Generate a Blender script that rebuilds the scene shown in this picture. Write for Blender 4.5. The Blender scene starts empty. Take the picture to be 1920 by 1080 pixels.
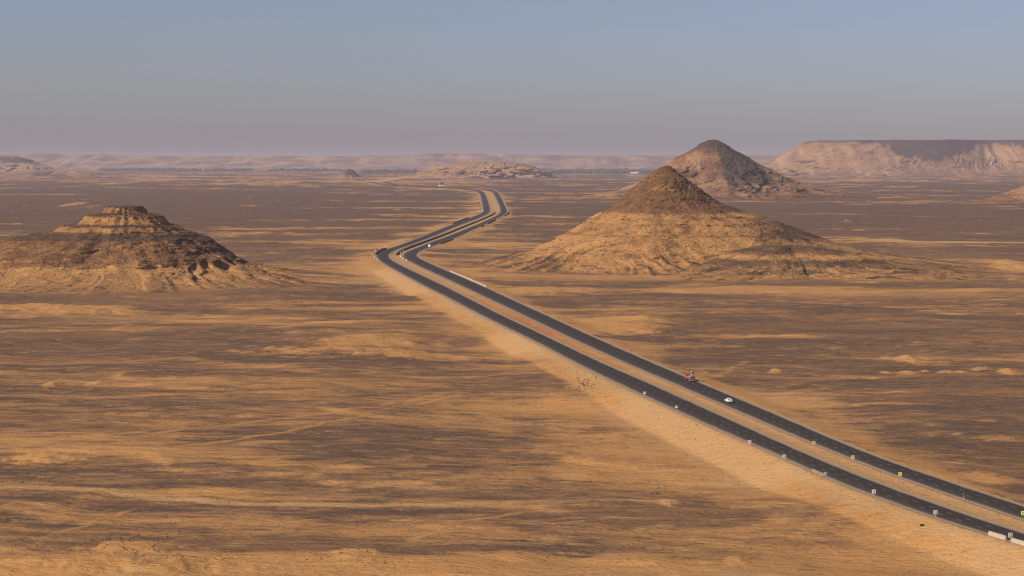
import bpy, bmesh, math, random
import numpy as np
from mathutils import Vector, Matrix

# ------------------------------------------------------------------ camera, sky, sun, exposure
scene = bpy.context.scene
F, H, YH = 3400.0, 105.0, 303.0            # focal length in photo pixels, eye height, horizon row
PITCH = math.atan((540 - YH) / F)
cam_d = bpy.data.cameras.new('camera')
cam = bpy.data.objects.new('camera', cam_d)
scene.collection.objects.link(cam)
cam.location = (0, 0, H)
cam.rotation_euler = (math.pi / 2 - PITCH, 0, 0)
cam_d.sensor_width = 36
cam_d.lens = F / 1920 * 36
cam_d.clip_start = 1
cam_d.clip_end = 200000
scene.camera = cam

SUN_EL, SUN_AZ = math.radians(34), math.atan2(-0.89, -0.45)   # azimuth measured from +Y towards +X
sun_dir = Vector((math.sin(SUN_AZ) * math.cos(SUN_EL), math.cos(SUN_AZ) * math.cos(SUN_EL), math.sin(SUN_EL)))
world = bpy.data.worlds.new('World')
scene.world = world
world.use_nodes = True
wn = world.node_tree
sky = wn.nodes.new('ShaderNodeTexSky')
sky.sky_type = 'NISHITA'
sky.sun_disc = False
sky.sun_elevation = SUN_EL
sky.sun_rotation = SUN_AZ
sky.altitude = 200
sky.air_density = 1.0
sky.dust_density = 1.2
sky.ozone_density = 0.6
bg = wn.nodes['Background']
bg.inputs['Strength'].default_value = 0.053
tint = wn.nodes.new('ShaderNodeMix')          # one even cast over the whole sky, as the dust gives it
tint.data_type = 'RGBA'
tint.blend_type = 'MULTIPLY'
tint.inputs[0].default_value = 1.0
tint.inputs[7].default_value = (0.96, 0.965, 1.27, 1)
wn.links.new(sky.outputs[0], tint.inputs[6])
wn.links.new(tint.outputs[2], bg.inputs[0])

sl = bpy.data.lights.new('sun', 'SUN')
sl.energy = 5.0
sl.angle = math.radians(0.6)
sl.color = (1.0, 0.84, 0.66)
so = bpy.data.objects.new('sun', sl)
scene.collection.objects.link(so)
so.rotation_euler = (-sun_dir).to_track_quat('-Z', 'Y').to_euler()
so.location = (0, 0, 400)

scene.view_settings.view_transform = 'Standard'
scene.view_settings.look = 'None'
scene.view_settings.gamma = 1
scene.view_settings.exposure = 0.42
scene.render.engine = 'CYCLES'
scene.cycles.use_denoising = True
scene.cycles.max_bounces = 6
scene.cycles.volume_bounces = 0
scene.cycles.filter_width = 1.15

# ------------------------------------------------------------------ helpers
rng = np.random.default_rng(7)
random.seed(7)
C = scene.collection


def to_world(x, y, z=0.0):
    """photo pixel -> point on the level z"""
    u, v = (x - 960) / F, (540 - y) / F
    d = np.array([u, math.cos(PITCH) + v * math.sin(PITCH), -math.sin(PITCH) + v * math.cos(PITCH)])
    t = (z - H) / d[2]
    return np.array([d[0] * t, d[1] * t, z])


def link(o, parent=None):
    C.objects.link(o)
    if parent is not None:
        o.parent = parent
    return o


def tag(o, label=None, cat=None, group=None, kind=None):
    for k, v in (('label', label), ('category', cat), ('group', group), ('kind', kind)):
        if v:
            o[k] = v
    return o


_perm = np.concatenate([rng.permutation(512)] * 2)
_ang = rng.random(512) * 2 * np.pi
_gx, _gy = np.cos(_ang), np.sin(_ang)


def noise2(x, y):
    xi, yi = np.floor(x).astype(np.int64), np.floor(y).astype(np.int64)
    fx, fy = x - xi, y - yi
    u = fx * fx * fx * (fx * (fx * 6 - 15) + 10)
    v = fy * fy * fy * (fy * (fy * 6 - 15) + 10)

    def g(ix, iy, dx, dy):
        h = _perm[(_perm[ix & 511] + iy) & 511]
        return _gx[h] * dx + _gy[h] * dy
    a, b = g(xi, yi, fx, fy), g(xi + 1, yi, fx - 1, fy)
    c, d = g(xi, yi + 1, fx, fy - 1), g(xi + 1, yi + 1, fx - 1, fy - 1)
    return (a + (b - a) * u + (c - a) * v + (a - b - c + d) * u * v) * 1.5


def fbm(x, y, octaves=4, gain=0.5, ridged=False):
    s = np.zeros_like(x, dtype=float)
    amp, tot = 1.0, 0.0
    for i in range(octaves):
        n = noise2(x + 17.3 * i, y - 9.1 * i)
        if ridged:
            n = 1 - 2 * np.abs(n)
        s += amp * n
        tot += amp
        amp *= gain
        x, y = x * 2.03, y * 2.03
    return s / tot


def sstep(a, b, x):
    t = np.clip((x - a) / (b - a), 0, 1)
    return t * t * (3 - 2 * t)


def grid_mesh(name, P, mix, material, closed=False, smooth=True):
    """P: (n, m, 3) vertex grid -> one mesh with the colour attribute 'mix'"""
    n, m = P.shape[:2]
    idx = np.arange(n * m).reshape(n, m)
    if closed:
        nxt = np.roll(idx, -1, axis=1)
        a, b, c, d = idx[:-1], nxt[:-1], nxt[1:], idx[1:]
    else:
        a, b, c, d = idx[:-1, :-1], idx[:-1, 1:], idx[1:, 1:], idx[1:, :-1]
    quads = np.stack([a, b, c, d], -1).reshape(-1, 4)
    me = bpy.data.meshes.new(name)
    me.vertices.add(n * m)
    me.vertices.foreach_set('co', P.reshape(-1).astype(np.float32))
    k = len(quads)
    me.loops.add(k * 4)
    me.loops.foreach_set('vertex_index', quads.reshape(-1).astype(np.int32))
    me.polygons.add(k)
    me.polygons.foreach_set('loop_start', np.arange(0, k * 4, 4, dtype=np.int32))
    me.polygons.foreach_set('loop_total', np.full(k, 4, dtype=np.int32))
    if smooth:
        me.polygons.foreach_set('use_smooth', np.ones(k, dtype=bool))
    me.update(calc_edges=True)
    if mix is not None:
        at = me.attributes.new('mix', 'FLOAT_COLOR', 'POINT')
        at.data.foreach_set('color', np.clip(mix, 0, 1).reshape(-1).astype(np.float32))
    me.materials.append(material)
    return bpy.data.objects.new(name, me)


# ------------------------------------------------------------------ materials
def new_mat(name):
    m = bpy.data.materials.new(name)
    m.use_nodes = True
    nt = m.node_tree
    b = nt.nodes['Principled BSDF']
    b.inputs['Specular IOR Level'].default_value = 0.15
    return m, nt, b


def mixc(nt, fac, a, b, blend='MIX'):
    n = nt.nodes.new('ShaderNodeMix')
    n.data_type = 'RGBA'
    n.blend_type = blend
    for s, v in ((n.inputs[0], fac), (n.inputs[6], a), (n.inputs[7], b)):
        if isinstance(v, bpy.types.NodeSocket):
            nt.links.new(v, s)
        elif isinstance(v, (int, float)):
            s.default_value = v
        else:
            s.default_value = (*v, 1)
    return n.outputs[2]


def math_n(nt, op, a, b=0.0, c=None, clamp=False):
    n = nt.nodes.new('ShaderNodeMath')
    n.operation = op
    n.use_clamp = clamp
    for s, v in zip(n.inputs, (a, b, c)):
        if v is None:
            continue
        if isinstance(v, bpy.types.NodeSocket):
            nt.links.new(v, s)
        else:
            s.default_value = v
    return n.outputs[0]


def noise_n(nt, vec, scale, detail=4, rough=0.6, stretch=(1, 1, 1)):
    mp = nt.nodes.new('ShaderNodeMapping')
    mp.inputs['Scale'].default_value = stretch
    nt.links.new(vec, mp.inputs['Vector'])
    t = nt.nodes.new('ShaderNodeTexNoise')
    t.inputs['Scale'].default_value = scale
    t.inputs['Detail'].default_value = detail
    t.inputs['Roughness'].default_value = rough
    nt.links.new(mp.outputs[0], t.inputs['Vector'])
    return t.outputs[0]


def desert_material(name, gravel, brown, sand, pale, red, fine=1.0, bump=0.5, bump_dist=0.25, STR=(0.4, 0.6), flecks=False):
    m, nt, b = new_mat(name)
    geo = nt.nodes.new('ShaderNodeNewGeometry')
    pos = geo.outputs['Position']
    at = nt.nodes.new('ShaderNodeAttribute')
    at.attribute_name = 'mix'
    sep = nt.nodes.new('ShaderNodeSeparateColor')
    nt.links.new(at.outputs['Color'], sep.inputs[0])
    def stretch(sock, lo=0.30, hi=0.70):
        r = nt.nodes.new('ShaderNodeMapRange')
        r.inputs[1].default_value = lo
        r.inputs[2].default_value = hi
        nt.links.new(sock, r.inputs[0])
        return r.outputs[0]
    n1 = stretch(noise_n(nt, pos, 0.20 * fine, 5, 0.66, (STR[0], 1, 1)))
    n2 = stretch(noise_n(nt, pos, 0.9 * fine, 4, 0.68, (STR[1], 1, 1)))
    n3 = stretch(noise_n(nt, pos, 0.035 * fine, 4, 0.62, (STR[0] * 1.2, 1, 1)))
    d1 = math_n(nt, 'SUBTRACT', n1, 0.5)
    d2 = math_n(nt, 'SUBTRACT', n2, 0.5)
    jit = math_n(nt, 'ADD', math_n(nt, 'MULTIPLY', d1, 0.6), math_n(nt, 'MULTIPLY', d2, 0.45))

    def edge(sock, k):
        # the jitter bites only where the mask is partial
        w = math_n(nt, 'MULTIPLY', math_n(nt, 'MULTIPLY', sock, math_n(nt, 'SUBTRACT', 1.0, sock)), 4.0)
        v = math_n(nt, 'ADD', sock, math_n(nt, 'MULTIPLY', math_n(nt, 'MULTIPLY', jit, k), math_n(nt, 'ADD', w, 0.16)))
        r = nt.nodes.new('ShaderNodeMapRange')
        r.inputs[1].default_value = 0.08
        r.inputs[2].default_value = 0.92
        nt.links.new(v, r.inputs[0])
        return r.outputs[0]
    col = mixc(nt, n2, tuple(g * 0.78 for g in gravel), tuple(g * 1.22 for g in gravel))
    br = mixc(nt, n1, tuple(g * 0.72 for g in brown), tuple(g * 1.25 for g in brown))
    col = mixc(nt, edge(sep.outputs[2], 1.0), col, br)
    sd = mixc(nt, n3, tuple(g * 0.86 for g in sand), tuple(min(0.9, g * 1.14) for g in sand))
    sd = mixc(nt, math_n(nt, 'MULTIPLY', math_n(nt, 'MULTIPLY', n1, n2), 0.85), sd, tuple(0.5 * g + 0.35 * k for g, k in zip(sand, brown)))
    sd = mixc(nt, math_n(nt, 'MULTIPLY', n2, 0.25), sd, tuple(min(.9, g * 1.2) for g in sand))
    col = mixc(nt, edge(sep.outputs[0], 1.0), col, sd)
    col = mixc(nt, edge(sep.outputs[1], 0.8), col, pale)
    if flecks:
        fl = stretch(noise_n(nt, pos, 0.24, 6, 0.72, (0.36, 1, 1)), 0.575, 0.65)
        fd = stretch(noise_n(nt, pos, 0.34, 6, 0.74, (0.42, 1, 1)), 0.59, 0.67)
        clean = math_n(nt, 'SUBTRACT', 1.0, sep.outputs[1], clamp=True)
        col = mixc(nt, math_n(nt, 'MULTIPLY', math_n(nt, 'MULTIPLY', fl, clean), 0.65), col, tuple(0.45 * g + 0.65 * k for g, k in zip(sand, pale)))
        col = mixc(nt, math_n(nt, 'MULTIPLY', math_n(nt, 'MULTIPLY', fd, clean), 0.6), col, tuple(g * 0.8 for g in gravel))
    col = mixc(nt, math_n(nt, 'MULTIPLY', at.outputs['Alpha'], 1.0), col, red)
    nt.links.new(col, b.inputs['Base Color'])
    b.inputs['Roughness'].default_value = 0.95
    b.inputs['Specular IOR Level'].default_value = 0.05
    bm_ = nt.nodes.new('ShaderNodeBump')
    bm_.inputs['Strength'].default_value = bump
    bm_.inputs['Distance'].default_value = bump_dist / fine
    hsum = math_n(nt, 'ADD', math_n(nt, 'MULTIPLY', n1, 2.2), n2)
    nt.links.new(hsum, bm_.inputs['Height'])
    nt.links.new(bm_.outputs[0], b.inputs['Normal'])
    return m


GRAVEL = (0.097, 0.065, 0.045)
BROWN = (0.190, 0.108, 0.056)
SAND = (0.400, 0.214, 0.079)
PALE = (0.385, 0.240, 0.112)
RED = (0.36, 0.135, 0.055)
M_ground = desert_material('desert_floor', GRAVEL, BROWN, SAND, PALE, RED, bump=0.8, bump_dist=0.4, STR=(0.32, 0.5), flecks=True)
M_near = desert_material('hill_rock', (0.105, 0.070, 0.047), (0.205, 0.110, 0.054), (0.49, 0.268, 0.102), PALE, RED, 0.6, 1.0, 0.9)
M_far = desert_material('far_hill_rock', (0.064, 0.046, 0.036), (0.165, 0.088, 0.048), (0.31, 0.178, 0.090), (0.40, 0.275, 0.17), RED, 0.12, 0.9, 0.5)


def plain(name, col, rough=0.7, var=0.15, scale=3.0, spec=0.2, metal=0.0):
    m, nt, b = new_mat(name)
    tc = nt.nodes.new('ShaderNodeTexCoord')
    n = noise_n(nt, tc.outputs['Object'], scale, 5, 0.65)
    c = mixc(nt, n, tuple(v * (1 - var) for v in col), tuple(min(1, v * (1 + var)) for v in col))
    nt.links.new(c, b.inputs['Base Color'])
    b.inputs['Roughness'].default_value = rough
    b.inputs['Specular IOR Level'].default_value = spec
    b.inputs['Metallic'].default_value = metal
    return m


M_white = plain('white_paint', (0.78, 0.76, 0.72), 0.4, 0.08, 2, 0.4)
M_redp = plain('red_paint', (0.27, 0.06, 0.055), 0.6, 0.35, 2, 0.3)
M_glass = plain('dark_glass', (0.02, 0.025, 0.03), 0.12, 0.1, 1, 0.6)
M_rubber = plain('rubber', (0.02, 0.02, 0.02), 0.85, 0.2)
M_steel = plain('galvanised_steel', (0.42, 0.41, 0.40), 0.5, 0.15, 4, 0.4)
M_signback = plain('sign_back_grey', (0.70, 0.69, 0.67), 0.55, 0.1, 4, 0.3)
M_rib = plain('sign_rib_grey', (0.30, 0.29, 0.29), 0.6, 0.1, 4, 0.3)
M_yellow = plain('chevron_yellow', (0.85, 0.85, 0.22), 0.5, 0.06, 4, 0.3)
M_black = plain('chevron_black', (0.02, 0.02, 0.02), 0.6, 0.1, 4)
M_conc = plain('pale_concrete', (0.33, 0.285, 0.23), 0.9, 0.18, 0.6, 0.1)
M_concd = plain('stained_shaded_concrete', (0.20, 0.145, 0.105), 0.9, 0.3, 0.4, 0.1)  # stain on the short wall; on dark walls their shadow side, as colour
M_shadebrown = plain('shaded_brown_wall', (0.13, 0.06, 0.028), 0.9, 0.3, 0.3, 0.1)  # brown wall tone, with the shadow side's dark put into the colour
M_wood = plain('dry_wood', (0.16, 0.09, 0.05), 0.9, 0.3, 6, 0.1)
M_load = plain('load_grey', (0.16, 0.13, 0.12), 0.8, 0.5, 2.5, 0.1)
M_load2 = plain('load_tan', (0.30, 0.24, 0.20), 0.85, 0.4, 2.5, 0.1)
M_line = plain('road_paint', (0.24, 0.22, 0.19), 0.8, 0.5, 0.8, 0.1)
M_leaf = plain('far_foliage', (0.050, 0.056, 0.040), 0.9, 0.4, 0.02, 0.05)
M_rock = plain('loose_stone', (0.105, 0.07, 0.05), 0.95, 0.4, 0.4, 0.05)
M_blue = plain('dark_blue_cladding', (0.05, 0.05, 0.085), 0.6, 0.2, 0.5, 0.2)


def asphalt_material():
    m, nt, b = new_mat('asphalt')
    tc = nt.nodes.new('ShaderNodeTexCoord')
    uv = nt.nodes.new('ShaderNodeUVMap')
    sep = nt.nodes.new('ShaderNodeSeparateXYZ')
    nt.links.new(uv.outputs[0], sep.inputs[0])
    n1 = noise_n(nt, tc.outputs['Object'], 0.12, 5, 0.65, (3, 0.5, 1))
    n2 = noise_n(nt, tc.outputs['Object'], 2.2, 3, 0.6)
    col = mixc(nt, n1, (0.022, 0.0175, 0.0135), (0.042, 0.034, 0.027))
    col = mixc(nt, math_n(nt, 'MULTIPLY', n2, 0.3), col, (0.056, 0.046, 0.037))
    # drifted sand on the outer edges
    e = math_n(nt, 'ABSOLUTE', math_n(nt, 'SUBTRACT', sep.outputs[0], 0.5))
    e = math_n(nt, 'ADD', e, math_n(nt, 'MULTIPLY', math_n(nt, 'SUBTRACT', n1, 0.5), 0.34))
    r = nt.nodes.new('ShaderNodeMapRange')
    r.inputs[1].default_value = 0.40
    r.inputs[2].default_value = 0.56
    nt.links.new(e, r.inputs[0])
    col = mixc(nt, math_n(nt, 'MULTIPLY', r.outputs[0], 0.75), col, (0.24, 0.18, 0.13))
    r2 = nt.nodes.new('ShaderNodeMapRange')
    r2.inputs[1].default_value = 0.42
    r2.inputs[2].default_value = 0.0
    nt.links.new(math_n(nt, 'ADD', sep.outputs[0], math_n(nt, 'MULTIPLY', math_n(nt, 'SUBTRACT', n1, 0.5), 0.3)), r2.inputs[0])
    col = mixc(nt, math_n(nt, 'MULTIPLY', r2.outputs[0], 0.32), col, (0.13, 0.105, 0.088))
    nt.links.new(col, b.inputs['Base Color'])
    b.inputs['Roughness'].default_value = 0.85
    return m


M_asph = asphalt_material()
M_should = plain('gravel_shoulder', (0.27, 0.20, 0.145), 0.95, 0.22, 0.5, 0.05)

# ------------------------------------------------------------------ road alignment (four pavement edges)
ZR = 1.6
A_L = [(1985, 1040), (1917, 1019), (1867, 1005.6), (1815, 990), (1750, 968.5), (1680, 944), (1627, 924), (1565, 901.5), (1527, 883.5), (1490, 866),
       (1440, 844), (1392, 823), (1325, 795), (1287, 777), (1237, 754), (1192, 734), (1150, 714), (1100, 690), (1050, 664), (1000, 637.5),
       (940, 609), (890, 584), (840, 557.5), (802, 539), (740, 505.6), (717, 492), (706, 484), (706, 476), (717, 469), (740, 463), (757, 457),
       (799, 440), (849, 420.6), (893, 404), (905, 398), (906, 390), (902, 371), (899, 362.5), (890, 357.5), (850, 353.7), (793, 351), (722, 347.5), (698, 343)]
A_R = [(1985, 1021), (1920, 1000), (1867, 984), (1805, 962.5), (1742, 941), (1680, 919), (1627, 898.5), (1565, 873.5), (1502, 847), (1440, 819),
       (1387, 795), (1325, 767), (1262, 738.5), (1200, 711), (1150, 690), (1100, 667), (1050, 643), (1000, 618.5), (940, 591), (890, 565),
       (840, 539.5), (802, 521.5), (757, 500), (735, 489), (727, 481), (729, 476), (745, 467), (772, 458), (820, 440), (852, 426), (902, 407), (917, 400),
       (919, 394), (917, 384), (912, 369), (908, 361), (899, 356.7), (860, 353.5), (803, 350.7), (736, 347.3), (711, 343)]
B_L = [(1985, 995), (1910, 970), (1867, 955.5), (1815, 938), (1770, 923), (1705, 900.5), (1650, 880), (1596, 859), (1535, 835), (1490, 816), (1440, 794.5),
       (1400, 777), (1350, 756), (1300, 734.5), (1250, 712.5), (1200, 692), (1150, 670), (1100, 647), (1050, 624), (1007, 603), (940, 571),
       (890, 547.5), (840, 524), (790, 501), (766, 489), (756, 483), (754, 478), (762, 472), (802, 456.5), (847, 440), (902, 418), (932, 404), (939, 397), (937.5, 387.5),
       (930, 371), (924, 361), (914, 357), (870, 354.2), (808, 351), (740, 347.5), (720, 343)]
B_R = [(1985, 970), (1920, 949), (1880, 936.5), (1810, 914.5), (1760, 897), (1680, 869), (1627, 850), (1580, 831), (1535, 811.5), (1487.5, 791), (1440, 770.5),
       (1387, 748.5), (1325, 722.5), (1285, 706), (1242, 688), (1200, 670), (1150, 648), (1095, 623.5), (1040, 598), (965, 564), (900, 534),
       (840, 508.5), (815, 498), (788, 485.5), (780, 480), (782, 474), (795, 467.5), (815, 460), (862, 443), (910, 420), (946, 403), (952, 397), (946, 384),
       (939, 369), (933, 360), (922, 356.6), (880, 354), (820, 350.9), (752, 347.3), (733, 343)]

YS = np.concatenate([np.arange(300, 3000, 3.0), np.arange(3000, 9600, 8.0)])


def edge_curve(px):
    w = np.array([to_world(x, y, ZR)[:2] for x, y in px])
    w = w[np.argsort(w[:, 1])]
    lo = w[0] + (w[1] - w[0]) * ((250 - w[0, 1]) / (w[1, 1] - w[0, 1]))
    hi = w[-1] + (w[-1] - w[-2]) * ((9800 - w[-1, 1]) / (w[-1, 1] - w[-2, 1]))
    w = np.vstack([lo, w, hi])
    xs = np.interp(YS, w[:, 1], w[:, 0])
    out = np.empty_like(xs)
    wgt = np.gradient(YS)
    for i, y in enumerate(YS):
        s = 0.016 * y + (10 if y < 1700 else 0)
        a, b = np.searchsorted(YS, (y - 3 * s, y + 3 * s))
        g = np.exp(-0.5 * ((YS[a:b] - y) / s) ** 2) * wgt[a:b]
        sl_ = (xs[a:b] * g).sum() / g.sum()
        out[i] = sl_
    return out


EAL, EAR, EBL, EBR = (edge_curve(p) for p in (A_L, A_R, B_L, B_R))


def ex(edge, Y):
    return np.interp(Y, YS, edge)


# ------------------------------------------------------------------ ground sheet
rows = np.concatenate([np.geomspace(200, 430, 40)[:-1], np.geomspace(430, 4000, 780)[:-1], np.geomspace(4000, 62000, 260)])
cols = np.linspace(-1, 1, 620)
GY = np.repeat(rows[:, None], len(cols), 1)
GX = cols[None, :] * (0.36 * GY + 110)


def blob(cx, cy, rx, ry, X, Y, soft=0.5, wob=0.35):
    """soft ellipse (photo pixel centre and radii) laid on the ground, with a ragged rim"""
    c = to_world(cx, cy)
    R = rx * c[1] / F
    D = abs(to_world(cx, cy - ry)[1] - to_world(cx, cy + ry)[1]) / 2
    q = np.sqrt(((X - c[0]) / R) ** 2 + ((Y - c[1]) / D) ** 2)
    out = np.zeros(X.shape)
    k = q < 1 + soft * 0.6 + wob * 1.6
    x, y, q = X[k], Y[k], q[k]
    q = q + wob * noise2(x / (R * 0.35) + cx, y / (D * 0.45) + cy) + wob * 0.5 * noise2(x / (R * 0.11), y / (D * 0.15) + cy)
    out[k] = 1 - sstep(1 - soft, 1 + soft * 0.6, q)
    return out


def line_mask(pts, width, X, Y, soft=0.5):
    """a strip of the given width (m) along photo-pixel points"""
    w = [to_world(*p)[:2] for p in pts]
    best = np.full(X.shape, 1e9)
    for a, b in zip(w[:-1], w[1:]):
        ab = b - a
        t = np.clip(((X - a[0]) * ab[0] + (Y - a[1]) * ab[1]) / (ab @ ab), 0, 1)
        best = np.minimum(best, np.hypot(X - a[0] - t * ab[0], Y - a[1] - t * ab[1]))
    return 1 - sstep(width * (0.5 - 0.5 * soft), width * (0.5 + 0.5 * soft), best)


def corridor(X, Y):
    """signed metres outside the pair of carriageways: negative left, positive right, 0 inside"""
    l, r = ex(EAL, Y) - 2.2, ex(EBR, Y) + 2.2
    return np.where(X < l, X - l, np.where(X > r, X - r, 0.0))


SAND_BLOBS = [  # cx, cy, rx, ry, strength
    (90, 578, 130, 7, 1.0), (300, 592, 330, 4, .7), (620, 603, 160, 4, .6), (700, 630, 140, 7, .8), (300, 705, 260, 14, .55), (560, 705, 90, 6, .8),
    (760, 662, 180, 6, .8), (150, 745, 190, 14, .45), (760, 705, 200, 12, .6), (60, 850, 90, 9, .8), (220, 842, 240, 12, .5), (520, 862, 200, 5, .5),
    (940, 760, 120, 20, .6), (1060, 800, 160, 34, .8), (1130, 860, 150, 30, .7), (900, 930, 330, 12, .8), (300, 960, 260, 14, .5), (1330, 960, 240, 30, .7),
    (1150, 1060, 500, 24, .6), (300, 1065, 420, 22, .7), (1700, 1060, 240, 50, .9), (640, 1050, 260, 14, .6), (1040, 1004, 60, 9, .5),
    (1150, 612, 90, 14, 1.0), (1420, 545, 220, 8, .8), (1200, 512, 260, 8, .5), (1350, 585, 200, 4, .5), (1800, 575, 180, 5, .5), (1400, 630, 170, 4, .5),
    (1420, 742, 140, 34, .7), (1600, 800, 110, 22, .6), (1720, 670, 70, 5, .9), (1830, 500, 110, 12, .6), (1900, 495, 50, 8, .8), (1700, 458, 110, 5, .9),
    (1560, 690, 70, 4, .6), (420, 441, 60, 3.5, .8), (560, 525, 120, 10, .4), (690, 505, 90, 22, .6), (470, 505, 60, 8, .5), (200, 330, 300, 4, .5),
    (560, 342, 400, 5, .6), (980, 505, 120, 12, .7), (860, 505, 60, 12, .5), (1010, 420, 60, 6, .5), (960, 455, 110, 14, .7), (1500, 340, 300, 5, .35),
    (820, 352, 90, 5, .7), (1030, 372, 160, 2.5, .6), (1240, 365, 160, 5, .8), (90, 640, 110, 6, .35), (1700, 855, 120, 14, .5), (1400, 690, 120, 10, .5),
    (1500, 1010, 250, 30, .7), (760, 990, 220, 8, .5), (480, 920, 230, 8, .6), (820, 1070, 300, 10, .8), (110, 1000, 90, 6, .4)]
DARK_BLOBS = [
    (300, 370, 420, 22, .9), (520, 395, 260, 26, .7), (640, 440, 190, 30, .5), (250, 552, 420, 9, .9), (640, 540, 70, 14, .9), (300, 640, 420, 26, .75),
    (260, 690, 260, 8, .8), (80, 770, 120, 12, .7), (700, 820, 260, 32, .85), (940, 870, 220, 16, .8), (400, 830, 300, 18, .5), (560, 880, 200, 14, .5),
    (1700, 620, 330, 50, .7), (1820, 760, 200, 60, .8), (1500, 600, 240, 30, .5), (1050, 385, 130, 10, .6), (1050, 440, 90, 10, .6), (1500, 400, 260, 26, .4),
    (1750, 420, 240, 30, .5), (1600, 535, 300, 6, .8), (1080, 570, 100, 12, .8), (1200, 560, 200, 8, .8), (1620, 470, 220, 8, .5), (1850, 470, 120, 9, .6),
    (200, 985, 160, 14, .7), (60, 1020, 90, 20, .5), (900, 980, 240, 10, .5), (1260, 960, 120, 16, .6), (1180, 640, 160, 12, .35), (1450, 693, 90, 5, .7), (620, 655, 200, 9, .6)]
PALE_BLOBS = [
    (1480, 745, 120, 20, .55), (1560, 795, 110, 14, .5), (1150, 508, 60, 5, .6), (1000, 498, 45, 4, .6), (690, 520, 40, 6, .7), (1040, 1003, 26, 4, .9),
    (1000, 1035, 70, 5, .5), (320, 746, 60, 2.5, .7), (880, 806, 60, 3, .6), (1090, 715, 45, 14, .5), (30, 1058, 150, 5, .7), (1300, 690, 60, 9, .5), (900, 478, 60, 8, .5)]
MOUNDS = [  # cx, cy, rx, ry, height
    (1845, 895, 46, 11, 1.3), (1706, 672, 18, 5, 1.6), (1750, 677, 60, 4, .5), (1455, 692, 10, 2, .7), (1735, 692, 12, 2.5, .9), (1775, 693, 14, 2.5, 1.0), (1800, 693, 13, 2.5, .8), (1662, 697, 9, 2, .7),
    (1700, 697, 20, 2.5, .9), (1890, 694, 14, 3, 1.3), (1840, 690, 22, 2, .9), (1590, 415, 6, 2.5, 3), (1905, 497, 36, 7, 2.5), (160, 382, 22, 4, 3), (100, 717, 12, 5, 0.9), (185, 714, 20, 6, 0.9),
    (660, 634, 120, 9, 1.6), (90, 852, 60, 8, 1.3), (110, 580, 140, 7, 2.2), (1255, 930, 18, 7, .6), (1155, 620, 80, 10, 2.4), (640, 662, 220, 8, 2.4), (1140, 602, 130, 6, 2.0),
    (240, 1030, 70, 16, .7), (670, 1042, 40, 14, .5), (1385, 1034, 22, 8, .6), (1000, 545, 110, 7, 2.0), (230, 1064, 220, 14, 1.6), (1090, 712, 26, 12, 1.5)]
TRACKS = [  # points, width m, pale amount, sand amount
    ([(-40, 907), (150, 915), (320, 927), (480, 935), (700, 937), (900, 932), (1100, 930), (1230, 925)], 5.2, .8, .95),
    ([(330, 834), (400, 823), (520, 803), (640, 780), (760, 752), (860, 730)], 3.2, .05, .9),
    ([(-30, 826), (200, 812), (400, 792), (560, 772), (700, 757), (830, 728)], 5.0, .05, .85),
    ([(700, 990), (840, 972), (980, 948), (1130, 935), (1250, 925)], 2.6, .15, .9),
    ([(40, 1045), (90, 1010), (150, 985), (210, 960), (250, 945)], 2.6, .1, .8),
    ([(1575, 449), (1700, 451.5), (1800, 452.5), (2000, 454)], 26.0, 1.0, .5), ([(1690, 453), (1800, 457), (1920, 462), (2000, 465)], 14.0, .4, .5),
    ([(870, 446), (1000, 446), (1010, 446)], 20.0, .35, .6), ([(1300, 690), (1340, 706), (1370, 690), (1400, 676)], 4.0, .3, .6),
    ([(1120, 772), (1160, 795), (1215, 832), (1265, 872)], 3.0, .35, .6), ([(1540, 734), (1580, 739), (1650, 740), (1740, 738), (1750, 735), (1690, 731), (1640, 732), (1620, 735)], 2.5, .1, .8),
    ([(660, 363), (760, 364), (900, 366)], 30, .35, .6), ([(-20, 338), (300, 341), (620, 347)], 40, .1, .7), ([(0, 326), (400, 331), (700, 335)], 120, .1, .7),
    ([(160, 601), (420, 597), (640, 605), (760, 612)], 7.0, .05, .8), ([(960, 353), (1100, 357), (1300, 356)], 25, .2, .6), ([(1580, 590), (1720, 597), (1880, 600)], 6.0, .1, .5)]


FILLS = ((760, 545, 1.3), (1020, 900, 1.3), (905, 752, 4.2), (548, 506, 3.5), (660, 628, 3.0), (1120, 1012, 4.2))


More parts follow.
